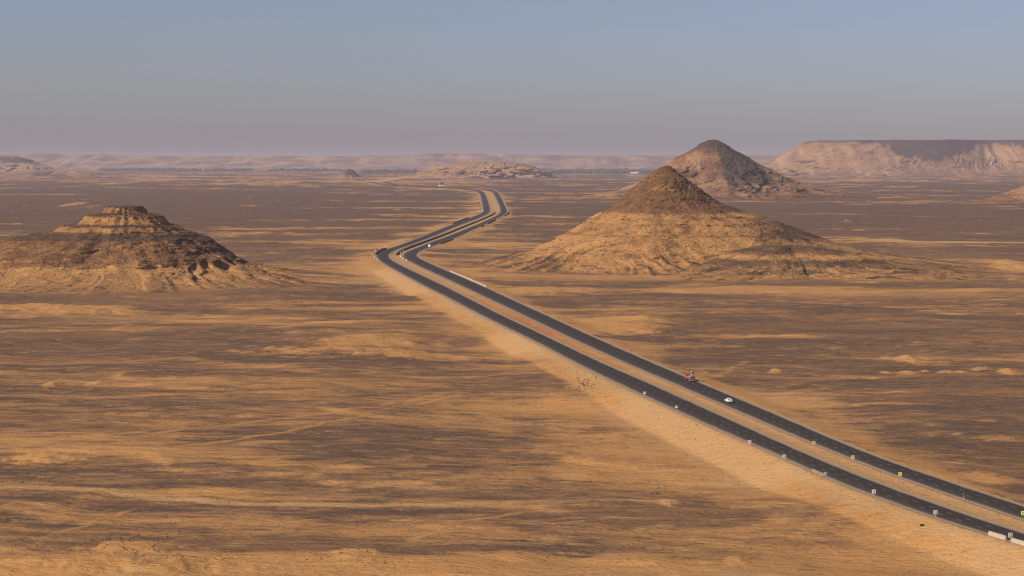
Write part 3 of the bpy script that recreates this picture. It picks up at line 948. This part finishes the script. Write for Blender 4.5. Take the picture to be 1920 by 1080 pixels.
# ------------------------------------------------------------------ vehicles (built facing +Y)
def place_on(px, py, edge):
    p = to_world(px, py, ZR)
    return (p[0], p[1], ZR + 0.004), -road_heading(edge, p[1])


loc, rz = place_on(1366, 754, EBL)
t = thing('pickup_truck', loc, rz, 'white pickup truck driving on the far carriageway behind the loaded red truck', 'pickup')
bm = bmesh.new()
add_prism(bm, [(-2.55, .45), (-2.6, .75), (-2.58, 1.05), (-.75, 1.05), (1.0, 1.05), (2.45, .98), (2.6, .8), (2.62, .45)], 1.82)
obj('body', bm, M_white, t)
bm = bmesh.new()
add_prism(bm, [(-.85, 1.05), (-.72, 1.68), (-.55, 1.76), (.35, 1.76), (.55, 1.70), (1.12, 1.05)], 1.62)
cabin = obj('cabin', bm, M_white, t)
for s in (-1, 1):
    bm = bmesh.new()
    add_prism(bm, [(-.72, 1.1), (-.64, 1.62), (.40, 1.62), (.90, 1.1)], .02, s * .815)
    obj('side_window', bm, M_glass, cabin)
bm = bmesh.new()
add_box(bm, (0, -.80, 1.40), (1.36, .03, .42))
obj('rear_window', bm, M_glass, cabin)
bm = bmesh.new()
v4 = [bm.verts.new(p) for p in ((-.7, 1.08, 1.12), (.7, 1.08, 1.12), (.62, .58, 1.69), (-.62, .58, 1.69))]
bm.faces.new(v4)
obj('windscreen', bm, M_glass, cabin)
bm = bmesh.new()
for c_, s_ in (((-.87, -1.68, 1.20), (.08, 1.8, .32)), ((.87, -1.68, 1.20), (.08, 1.8, .32)), ((0, -2.56, 1.20), (1.66, .07, .32))):
    add_box(bm, c_, s_)
obj('bed_rail', bm, M_white, t)
bm = bmesh.new()
add_box(bm, (0, -1.7, 1.075), (1.6, 1.6, .03))
obj('bed_floor', bm, M_load, t)
bm = bmesh.new()
add_box(bm, (0, -2.68, .55), (1.8, .14, .2))
obj('rear_bumper', bm, M_steel, t)
for s in (-1, 1):
    bm = bmesh.new()
    add_box(bm, (s * .82, -2.615, .92), (.14, .04, .26))
    obj('tail_light', bm, M_redp, t)
    for y in (-1.6, 1.65):
        wheel(t, s * .82, y, .38, .26)

loc, rz = place_on(1294, 713.5, EBR)
t = thing('flatbed_truck', loc, rz, 'red flatbed truck piled high with loose cargo on the far carriageway', 'truck')
bm = bmesh.new()
add_box(bm, (0, -.3, .85), (.95, 8.0, .25))
obj('chassis', bm, M_black, t)
bm = bmesh.new()
add_prism(bm, [(2.5, .7), (2.5, 2.65), (2.75, 2.8), (3.9, 2.8), (4.25, 2.0), (4.35, 1.5), (4.35, .7)], 2.4)
cab = obj('cab', bm, M_redp, t)
bm = bmesh.new()
add_box(bm, (0, 4.13, 2.28), (2.1, .12, .62))
obj('windscreen', bm, M_glass, cab)
for s in (-1, 1):
    bm = bmesh.new()
    add_box(bm, (s * 1.205, 3.35, 2.15), (.02, .9, .7))
    obj('side_window', bm, M_glass, cab)
bm = bmesh.new()
for c_, s_ in (((-1.2, -1.1, 1.55), (.08, 6.8, 1.0)), ((1.2, -1.1, 1.55), (.08, 6.8, 1.0)), ((0, -4.48, 1.55), (2.4, .08, 1.0)), ((0, 2.28, 1.9), (2.4, .1, 1.7)), ((0, -1.1, 1.06), (2.4, 6.8, .1))):
    add_box(bm, c_, s_)
obj('cargo_bed', bm, M_redp, t)
for i, (s, y) in enumerate(((-1, 3.4), (1, 3.4), (-1, -2.3), (1, -2.3), (-1, -3.4), (1, -3.4))):
    wheel(t, s * 1.0, y, .5, .36)
for s in (-1, 1):
    bm = bmesh.new()
    add_box(bm, (s * .95, -4.54, 1.2), (.3, .05, .16))
    obj('tail_light', bm, M_redp, t)
bm = bmesh.new()
add_box(bm, (0, -4.6, .75), (2.3, .1, .16))
obj('rear_bumper', bm, M_white, t)
rr_ = random.Random(5)
cargo = [((.1, -3.2, 1.86), (1.9, 1.9, 1.5), M_load), ((.0, -1.2, 1.75), (2.0, 1.7, 1.3), M_load2), ((.35, -3.0, 2.9), (1.4, 1.5, 1.1), M_load2),
         ((.25, -1.3, 2.6), (1.2, 1.3, .8), M_load), ((.35, -2.8, 3.85), (1.3, 1.2, 1.1), M_load), ((.1, -2.6, 4.7), (.8, .8, .7), M_load2), ((-.2, .7, 1.65), (1.6, 1.4, 1.1), M_load2)]
for i, (c_, s_, m_) in enumerate(cargo):
    bm = bmesh.new()
    add_box(bm, (0, 0, 0), s_, rr_.uniform(-.2, .2), .12)
    for v in bm.verts:
        v.co += Vector((rr_.uniform(-.06, .06), rr_.uniform(-.06, .06), rr_.uniform(-.06, .06)))
    o = obj('cargo_bundle', bm, m_, t)
    o.location = (c_[0], c_[1], c_[2] + .01)

loc, rz = place_on(805.5, 464.5, EBL)
t = thing('box_truck', loc, rz, 'white box truck on the far carriageway just past the sharp bend', 'truck')
bm = bmesh.new()
add_box(bm, (0, -1.0, 2.45), (2.5, 6.2, 2.9), 0, .06)
obj('cargo_box', bm, M_white, t)
bm = bmesh.new()
add_prism(bm, [(2.3, .6), (2.3, 2.7), (3.6, 2.7), (4.1, 1.8), (4.2, .6)], 2.3)
cab = obj('cab', bm, M_white, t)
bm = bmesh.new()
add_box(bm, (0, 3.93, 2.2), (2.0, .1, .6))
obj('windscreen', bm, M_glass, cab)
bm = bmesh.new()
add_box(bm, (0, -.3, .8), (.9, 7.6, .25))
obj('chassis', bm, M_black, t)
for s in (-1, 1):
    for y in (-2.6, 3.1):
        wheel(t, s * 1.0, y, .48, .34)


# ------------------------------------------------------------------ road signs
def post_bm(h, r=.045):
    bm = bmesh.new()
    add_cyl(bm, (0, 0, h / 2 - .25), r, h + .5, 'Z', 8)
    return bm


def sign_at(px, py, edge, side):
    """foot of the sign: the pixel of its base"""
    z = 1.5
    p = to_world(px, py, z)
    z = max(ground_z(p[0], p[1]), 0.0)
    p = to_world(px, py, z)
    return (p[0], p[1], ground_z(p[0], p[1]))


def square_back():
    t = thing('road_sign', (0, 0, 0), 0, 'x', 'sign', 'square signs seen from behind along the near carriageway')
    obj('post', post_bm(2.15), M_steel, t)
    bm = bmesh.new()
    add_box(bm, (0, .07, 1.62), (1.25, .03, 1.25), 0, .012)
    b = obj('board', bm, M_signback, t)
    for x in (-.3, .3):
        bm = bmesh.new()
        add_box(bm, (x, .04, 1.62), (.06, .03, 1.15))
        obj('stiffener', bm, M_rib, b)
    for z in (1.3, 1.94):
        bm = bmesh.new()
        add_box(bm, (0, .035, z), (1.15, .02, .06))
        obj('clamp_bar', bm, M_rib, b)
    return t


def chevron():
    t = thing('chevron_sign', (0, 0, 0), 0, 'x', 'sign', 'yellow chevron signs along the median')
    obj('post', post_bm(2.1), M_steel, t)
    bm = bmesh.new()
    add_box(bm, (0, -.06, 1.62), (1.0, .03, 1.1), 0, .012)
    b = obj('board', bm, M_yellow, t)
    for x0 in (-.2, .22):
        bm = bmesh.new()
        pts = [(x0 + .22, 2.1), (x0, 2.1), (x0 - .2, 1.62), (x0, 1.14), (x0 + .22, 1.14), (x0 + .02, 1.62)]
        fr = [bm.verts.new((x, -.079, z)) for x, z in pts]
        bm.faces.new(fr[:3] + [fr[5]])
        bm.faces.new([fr[5], fr[2], fr[3], fr[4]])
        obj('chevron_mark', bm, M_black, b)
    return t


def triangle():
    t = thing('warning_sign', (0, 0, 0), 0, 'x', 'sign', 'triangular signs beside the near carriageway')
    obj('post', post_bm(1.9), M_steel, t)
    bm = bmesh.new()
    tri = [(-.7, 1.2), (.7, 1.2), (0, 2.4)]
    a = [bm.verts.new((x, .05, z)) for x, z in tri]
    c_ = [bm.verts.new((x, .09, z)) for x, z in tri]
    bm.faces.new(a)
    bm.faces.new(c_[::-1])
    for i in range(3):
        bm.faces.new((a[i], a[(i + 1) % 3], c_[(i + 1) % 3], c_[i]))
    obj('board', bm, M_white, t)
    return t


def place_all(maker, spots, edge, extra=0.0):
    proto = maker()
    for i, (px, py, lab, yaw) in enumerate(spots):
        o = proto if i == 0 else copy_tree(proto)
        o.location = sign_at(px, py, edge, 0)
        o.rotation_euler = (0, 0, yaw)
        o['label'] = lab


place_all(square_back, [
    (1894.5, 1014.5, 'grey back of the square sign standing in the gap of the pale concrete wall', .12),
    (1754, 971, 'grey back of the square sign nearest to the tyre lying on the sand', .10),
    (1638.5, 931.5, 'grey back of a square sign, third counted from the right edge, beside the near carriageway', .06),
    (1548, 898, 'dull grey back of the square sign at the end of the short stained wall', .3),
    (1470.5, 864.5, 'grey back of a square sign, left of the short stained wall', .10),
    (1405.5, 839.5, 'grey back of the leftmost square sign, at the top of the smooth sand slope', .10)], EAL)
place_all(chevron, [
    (1526, 838.5, 'yellow and black chevron sign, the farthest and leftmost of the five on the median', .0),
    (1599, 866, 'yellow and black chevron sign, second of the five counted from the left', -.05),
    (1687.5, 898, 'brightest yellow green chevron sign in the middle of the five on the median', -.1),
    (1807, 938, 'dull narrow looking chevron sign turned aside, fourth of five counted from the left', .75),
    (1918, 972, 'yellow and black chevron sign cut by the right edge of the photo', -.15)], EBL)
place_all(triangle, [
    (1208.5, 743.5, 'pale triangular road sign farther along the near carriageway, left of its twin', .05),
    (1268, 770, 'pale triangular road sign at the top of the smooth sand slope, right of its twin', .05)], EAL)

# delineator posts round the sharp bend
proto = thing('delineator_post', (0, 0, 0), 0, 'x', 'post', 'pale delineator posts round the sharp bend')
bm = bmesh.new()
add_box(bm, (0, 0, .85), (.9, .5, 1.9), 0, .05)
obj('post', bm, M_white, proto)
bm = bmesh.new()
add_box(bm, (0, -.26, 1.45), (.6, .03, .3))
obj('reflector', bm, M_redp, proto)
for i, (px, py) in enumerate([(708, 488), (702, 484), (698, 478), (703, 471), (711, 467), (723, 463), (756, 472), (751, 475), (751, 482), (755, 486), (762, 489)]):
    o = proto if i == 0 else copy_tree(proto)
    o.location = sign_at(px, py, EAL, 0)
    o['label'] = ('pale delineator post outside the sharp bend of the near carriageway, %s from the front' % ('first', 'second', 'third', 'fourth', 'fifth', 'sixth')[i]) if i < 6 else \
        ('pale delineator post on the median at the sharp bend, %s from the back' % ('first', 'second', 'third', 'fourth', 'fifth')[i - 6])

# the pale marker in the red patch of the median
p = sign_at(1000, 610.5, EAR, 0)
t = thing('marker_pillar', p, 0, 'pale slender pillar on a slab in the red earth of the median', 'pillar')
bm = bmesh.new()
add_box(bm, (0, 0, 1.5), (.55, .4, 3.4), 0, .04, (.8, .9))
obj('shaft', bm, M_conc, t)
bm = bmesh.new()
add_box(bm, (.4, 0, .08), (4.2, 2.2, .35), 0, .05)
obj('slab', bm, M_conc, t)


# ------------------------------------------------------------------ low walls along the road
def wall_along(edge, off, ya, yb, h, w, mat, label, n=None, pier=None):
    Ya, Yb = sorted((to_world(960, ya, ZR)[1], to_world(960, yb, ZR)[1]))
    L = Yb - Ya
    n = n or max(6, int(L / 12))
    ys = np.linspace(Ya, Yb, n)
    xs = ex(edge, ys) + off
    bm = bmesh.new()
    prof = [(-w / 2, -.9), (-w / 2, h * .25), (-w * .28, h * .45), (-w * .22, h), (w * .22, h), (w * .28, h * .45), (w / 2, h * .25), (w / 2, -.9)]
    ring = []
    for x, y in zip(xs, ys):
        ring.append([bm.verts.new((x + px, y, ZR + pz)) for px, pz in prof])
    for a, b in zip(ring[:-1], ring[1:]):
        for i in range(len(prof)):
            j = (i + 1) % len(prof)
            bm.faces.new((a[i], a[j], b[j], b[i]))
    bm.faces.new(ring[0])
    bm.faces.new(ring[-1][::-1])
    o = obj('roadside_wall', bm, mat)
    return tag(o, label, 'wall', 'low walls along the road')


wall_along(EBR, 1.6, 538, 509, 1.0, 1.1, M_conc, 'long pale concrete wall along the outer side of the far carriageway')
wall_along(EAL, -1.0, 893.5, 884, 1.0, .7, M_concd, 'short stained brown wall beside the near carriageway')
wall_along(EAL, -1.0, 1012.5, 1003, 1.15, .7, M_conc, 'pale concrete wall left of the sign in its gap, lower right corner')
wall_along(EAL, -1.0, 1030, 1016, 1.15, .7, M_conc, 'pale concrete wall right of the sign in its gap, lower right corner')
wall_along(EAL, -1.2, 478, 467, 1.6, 1.4, M_shadebrown, 'dark curved wall on the outside of the sharp bend')
wall_along((EAR + EBL) / 2, 0.5, 478, 398, 1.5, 1.6, M_shadebrown, 'very long dark brown wall down the median beyond the sharp bend')
wall_along(EBR, 2.0, 457.5, 449, 1.6, 1.6, M_concd, 'dark wall right of the box truck beside the far carriageway')
wall_along(EBR, 2.0, 425.5, 422.5, 1.8, 1.8, M_concd, 'short dark wall beside the far carriageway midway up the straight')
wall_along(EBR, 2.0, 419.5, 412, 1.8, 1.8, M_concd, 'dark wall beside the far carriageway below the second bend')
wall_along(EBR, 3.0, 405, 397, 1.8, 2.0, M_conc, 'dusty wall on the outer side of the second bend')
wall_along(EAL, -2.0, 420, 409, 1.8, 1.8, M_concd, 'dark wall beside the near carriageway below the second bend')

p = to_world(900, 396, ZR)
t = thing('culvert_headwall', (p[0], p[1], 0), 0, 'bright white low headwall left of the road at the second bend', 'wall')
bm = bmesh.new()
add_box(bm, (0, 0, 1.2), (13, .8, 2.6), 0, .05)
obj('wall', bm, M_white, t)
bm = bmesh.new()
add_box(bm, (6.2, 0, 1.6), (1.8, 1.2, 3.4), 0, .05)
obj('end_pier', bm, M_white, t)

# ------------------------------------------------------------------ saplings staked along the median
ORD = ['first', 'second', 'third', 'fourth', 'fifth', 'sixth', 'seventh', 'eighth', 'ninth', 'tenth', 'eleventh', 'twelfth', 'thirteenth']
spots = [(1809, 950), (1872, 970), (1685, 907), (1651, 895), (1607, 877), (1569, 861), (1500, 832), (1458, 811), (1420, 799), (1395, 787), (1305, 748), (1260, 727), (1735, 922)]
spots.sort(reverse=True)
for i, (px, py) in enumerate(spots):
    p = sign_at(px, py, EAR, 0)
    hgt = 1.3 + .8 * random.random()
    t = thing('dry_sapling', p, random.random() * 6, 'thin dry sapling in the median sand, ' + ORD[i] + ' counted from the right edge', 'sapling', 'dry saplings along the median')
    bm = bmesh.new()
    add_tube(bm, (0, 0, -.2), (.08, .03, hgt), .05, 6, .02)
    obj('trunk', bm, M_wood, t)
    bm = bmesh.new()
    for k in range(9):
        a, z0 = random.random() * 6.28, hgt * random.uniform(.35, .95)
        ln = random.uniform(.2, .5)
        add_tube(bm, (.05, .02, z0), (.05 + ln * math.cos(a), .02 + ln * math.sin(a), z0 + ln * .7), .018, 4, .008)
    tag(obj('twigs', bm, M_wood, t), kind='stuff')

# tyre thrown on the sand
p = sign_at(1729, 987, EAL, 0)
bm = bmesh.new()
nu, nv = 28, 12
vs = [[bm.verts.new(((.5 + .2 * math.cos(b)) * math.cos(a), (.5 + .2 * math.cos(b)) * math.sin(a), .17 * math.sin(b) * (1 if abs(math.cos(b)) < .9 else .9)))
       for b in [2 * math.pi * j / nv for j in range(nv)]] for a in [2 * math.pi * i / nu for i in range(nu)]]
for i in range(nu):
    for j in range(nv):
        bm.faces.new((vs[i][j], vs[(i + 1) % nu][j], vs[(i + 1) % nu][(j + 1) % nv], vs[i][(j + 1) % nv]))
o = obj('tyre', bm, M_rubber)
o.location = (p[0], p[1], p[2] + .13)
o.rotation_euler = (.12, -.1, 0)
tag(o, 'dark worn tyre lying on the sand below the near carriageway', 'tyre')

# ------------------------------------------------------------------ telecom mast and compound far down the road
p = to_world(829, 349)
t = thing('mast_compound', (p[0], p[1], ground_z(p[0], p[1]) - .5), .1, 'white walled station house with dark roof at the foot of the mast', 'building')
bm = bmesh.new()
add_box(bm, (0, 0, 2.2), (24, 16, 5.4))
obj('wall', bm, M_white, t)
bm = bmesh.new()
add_prism(bm, [(-6.5, 5.0), (-4.5, 15), (4.5, 15), (6.5, 5.0)], 16)
obj('roof', bm, M_blue, t)
for x in (-8, -3, 3, 8):
    bm = bmesh.new()
    add_box(bm, (x, -8.05, 2.6), (1.6, .2, 1.8))
    obj('window', bm, M_glass, t)
bm = bmesh.new()
add_box(bm, (-13.5, -3, 1.8), (3.5, 4, 4.5))
obj('annex', bm, M_white, t)
M_mast = plain('mast_red_white', (0.45, 0.30, 0.26), 0.7, 0.4, .1)
t = thing('radio_mast', (p[0] + 2, p[1] + 25, ground_z(p[0], p[1] + 25) - .5), 0, 'tall thin lattice radio mast behind the white station house', 'mast')
bm = bmesh.new()
HM = 112.0
cr = [(math.cos(a), math.sin(a)) for a in (.5, 2.6, 4.7)]
for x, y in cr:
    add_tube(bm, (x * 2.6, y * 2.6, 0), (x * .9, y * .9, HM), .4, 5, .25)
obj('mast_leg', bm, M_mast, t)
bm = bmesh.new()
nseg = 28
for k in range(nseg):
    r0, r1 = 2.6 - 1.9 * k / nseg, 2.6 - 1.9 * (k + 1) / nseg
    z0, z1 = HM * k / nseg, HM * (k + 1) / nseg
    for i in range(3):
        a, b = cr[i], cr[(i + 1) % 3]
        add_tube(bm, (a[0] * r0, a[1] * r0, z0), (b[0] * r1, b[1] * r1, z1), .22, 4)
        add_tube(bm, (a[0] * r1, a[1] * r1, z1), (b[0] * r1, b[1] * r1, z1), .22, 4)
tag(obj('lattice', bm, M_mast, t), kind='stuff')
for z, a in ((104, .3), (98, 2.4), (90, 4.4)):
    bm = bmesh.new()
    add_cyl(bm, (0, 0, 0), 1.4, .8, 'Y', 16, .8)
    o = obj('antenna_dish', bm, M_white, t)
    o.location = (1.6 * math.cos(a), 1.6 * math.sin(a), z)
    o.rotation_euler = (0, 0, a + math.pi / 2)


# ------------------------------------------------------------------ oasis far across the plain
def grove(name, pieces):
    vs, fs = [], []
    ico = bmesh.new()
    bmesh.ops.create_icosphere(ico, subdivisions=1, radius=1.0)
    ico.verts.ensure_lookup_table()
    base = [v.co.copy() for v in ico.verts]
    faces = [[v.index for v in f.verts] for f in ico.faces]
    ico.free()
    r = random.Random(11)
    for x0, x1, y0, y1, n in pieces:
        for _ in range(n):
            px, py = r.uniform(x0, x1), r.uniform(y0, y1)
            q = to_world(px, py)
            s = r.uniform(5, 12) * (q[1] / 14000)
            k = len(vs)
            for b in base:
                j = r.uniform(.7, 1.25)
                vs.append((q[0] + b.x * s * 2.2 * j, q[1] + b.y * s * 2 * j, 3 + s * .7 + b.z * s * j))
            fs += [[i + k for i in f] for f in faces]
    me = bpy.data.meshes.new(name)
    me.from_pydata(vs, [], fs)
    me.materials.append(M_leaf)
    tag(link(bpy.data.objects.new(name, me)), 'dark green strip of far oasis trees below the pale escarpment', 'trees', kind='stuff')


grove('oasis_grove', [(1035, 1240, 321.5, 325.5, 420), (185, 330, 319, 321, 130), (330, 470, 319, 322, 90), (500, 640, 319.5, 322, 90), (680, 780, 321, 325, 120), (1000, 1300, 320, 322, 160), (1240, 1330, 322, 325, 60)])


def far_house(px, py, w, d, h, label):
    q = to_world(px, py)
    t = thing('flat_roofed_house', (q[0], q[1], 0), .05, label, 'house', 'far white houses in the oasis')
    bm = bmesh.new()
    add_box(bm, (0, 0, h / 2), (w, d, h))
    obj('wall', bm, M_white, t)
    bm = bmesh.new()
    add_box(bm, (w * .2, 0, h + 1.2), (w * .3, d * .6, 2.6))
    obj('roof_room', bm, M_white, t)


far_house(1190, 325.5, 70, 20, 14, 'far white house in the oasis left of the cone hills')
far_house(383, 321.5, 80, 20, 12, 'far white house left of the small dark cone on the plain')
far_house(163, 322, 50, 20, 11, 'far white house beside the pale hill at the left edge')


# ------------------------------------------------------------------ loose stones
def stones():
    vs, fs = [], []
    r = random.Random(3)
    base = [(1, 0, 0), (-1, 0, 0), (0, 1, 0), (0, -1, 0), (0, 0, 1), (.7, .7, .3), (-.7, .7, .3), (-.7, -.7, .3), (.7, -.7, .3)]
    ff = [(4, 0, 5), (4, 5, 2), (4, 2, 6), (4, 6, 1), (4, 1, 7), (4, 7, 3), (4, 3, 8), (4, 8, 0)]
    fields = [(1090, 715, 60, 22, 150, .6), (1098, 722, 20, 8, 26, 1.0), (240, 1030, 150, 26, 200, .45), (220, 1010, 60, 6, 60, .6), (60, 890, 90, 14, 70, .7), (660, 1042, 130, 22, 110, .38),
              (1228, 905, 25, 12, 30, .7), (1000, 1000, 900, 80, 180, .35), (800, 532, 60, 8, 40, .7), (1160, 612, 90, 10, 60, .55), (730, 540, 40, 6, 40, 1.0), (700, 664, 120, 6, 60, .6),
              (300, 1000, 120, 12, 70, .5), (1480, 960, 240, 60, 80, .3), (1720, 1000, 120, 40, 60, .25), (700, 634, 90, 6, 50, .6), (500, 950, 900, 160, 900, .4), (600, 750, 900, 120, 900, .5), (1500, 820, 600, 150, 600, .45), (1600, 620, 500, 80, 400, .6)]
    for cx, cy, rx, ry, n, s0 in fields:
        for _ in range(n):
            px, py = r.gauss(cx, rx * .5), r.gauss(cy, ry * .5)
            if py < 420 or py > 1075:
                continue
            q = to_world(px, py)
            if abs(q[0]) > .35 * q[1] + 90:
                continue
            d = float(corridor(np.array(q[0]), np.array(q[1])))
            if abs(d) < 1:
                continue
            z = ground_z(q[0], q[1])
            s = s0 * r.uniform(.35, 1.0) ** 1.5 * 1.1
            a = r.random() * 6.28
            k = len(vs)
            ca, sa = math.cos(a), math.sin(a)
            for b in base:
                j = r.uniform(.65, 1.2)
                x, y = b[0] * s * j, b[1] * s * .8 * j
                vs.append((q[0] + x * ca - y * sa, q[1] + x * sa + y * ca, z + b[2] * s * .7 * j - .08 * s))
            fs += [[i + k for i in f] for f in ff]
    for P, n, s0 in ((HILLS[0], 1500, 1.5), (HILLS[1], 1900, 1.6), (HILLS[2], 500, 1.1)):
        ii, jj = np.nonzero((P[..., 2] > 0.5) & (np.gradient(P[..., 1], axis=0) < 0.4) & (P[..., 1] < P[..., 1].mean() + 40))
        for q_ in rng.integers(0, len(ii), n):
            q = P[ii[q_], jj[q_]]
            s = s0 * r.uniform(.3, 1.0) ** 2
            a = r.random() * 6.28
            k = len(vs)
            ca, sa = math.cos(a), math.sin(a)
            for b in base:
                j = r.uniform(.65, 1.2)
                x, y = b[0] * s * j, b[1] * s * .8 * j
                vs.append((q[0] + x * ca - y * sa, q[1] + x * sa + y * ca, q[2] + b[2] * s * .8 * j - .1 * s))
            fs += [[i + k for i in f] for f in ff]
    me = bpy.data.meshes.new('loose_stones')
    me.from_pydata(vs, [], fs)
    me.materials.append(M_rock)
    tag(link(bpy.data.objects.new('loose_stones', me)), 'brown loose stones scattered over the desert floor', 'stones', kind='stuff')


stones()

# ------------------------------------------------------------------ haze over the whole plain
m = bpy.data.materials.new('haze_air')
m.use_nodes = True
nt = m.node_tree
nt.nodes.remove(nt.nodes['Principled BSDF'])
pv = nt.nodes.new('ShaderNodeVolumePrincipled')
pv.inputs['Color'].default_value = (0.63, 0.595, 0.71, 1)
pv.inputs['Density'].default_value = 3.3e-5
nt.links.new(pv.outputs[0], nt.nodes['Material Output'].inputs['Volume'])
bm = bmesh.new()
add_box(bm, (0, 32500, 155), (62000, 70000, 370))
h = obj('haze', bm, m)
tag(h, kind='stuff')
h['label'] = 'pale mauve dust haze over the whole plain'
h['category'] = 'haze'
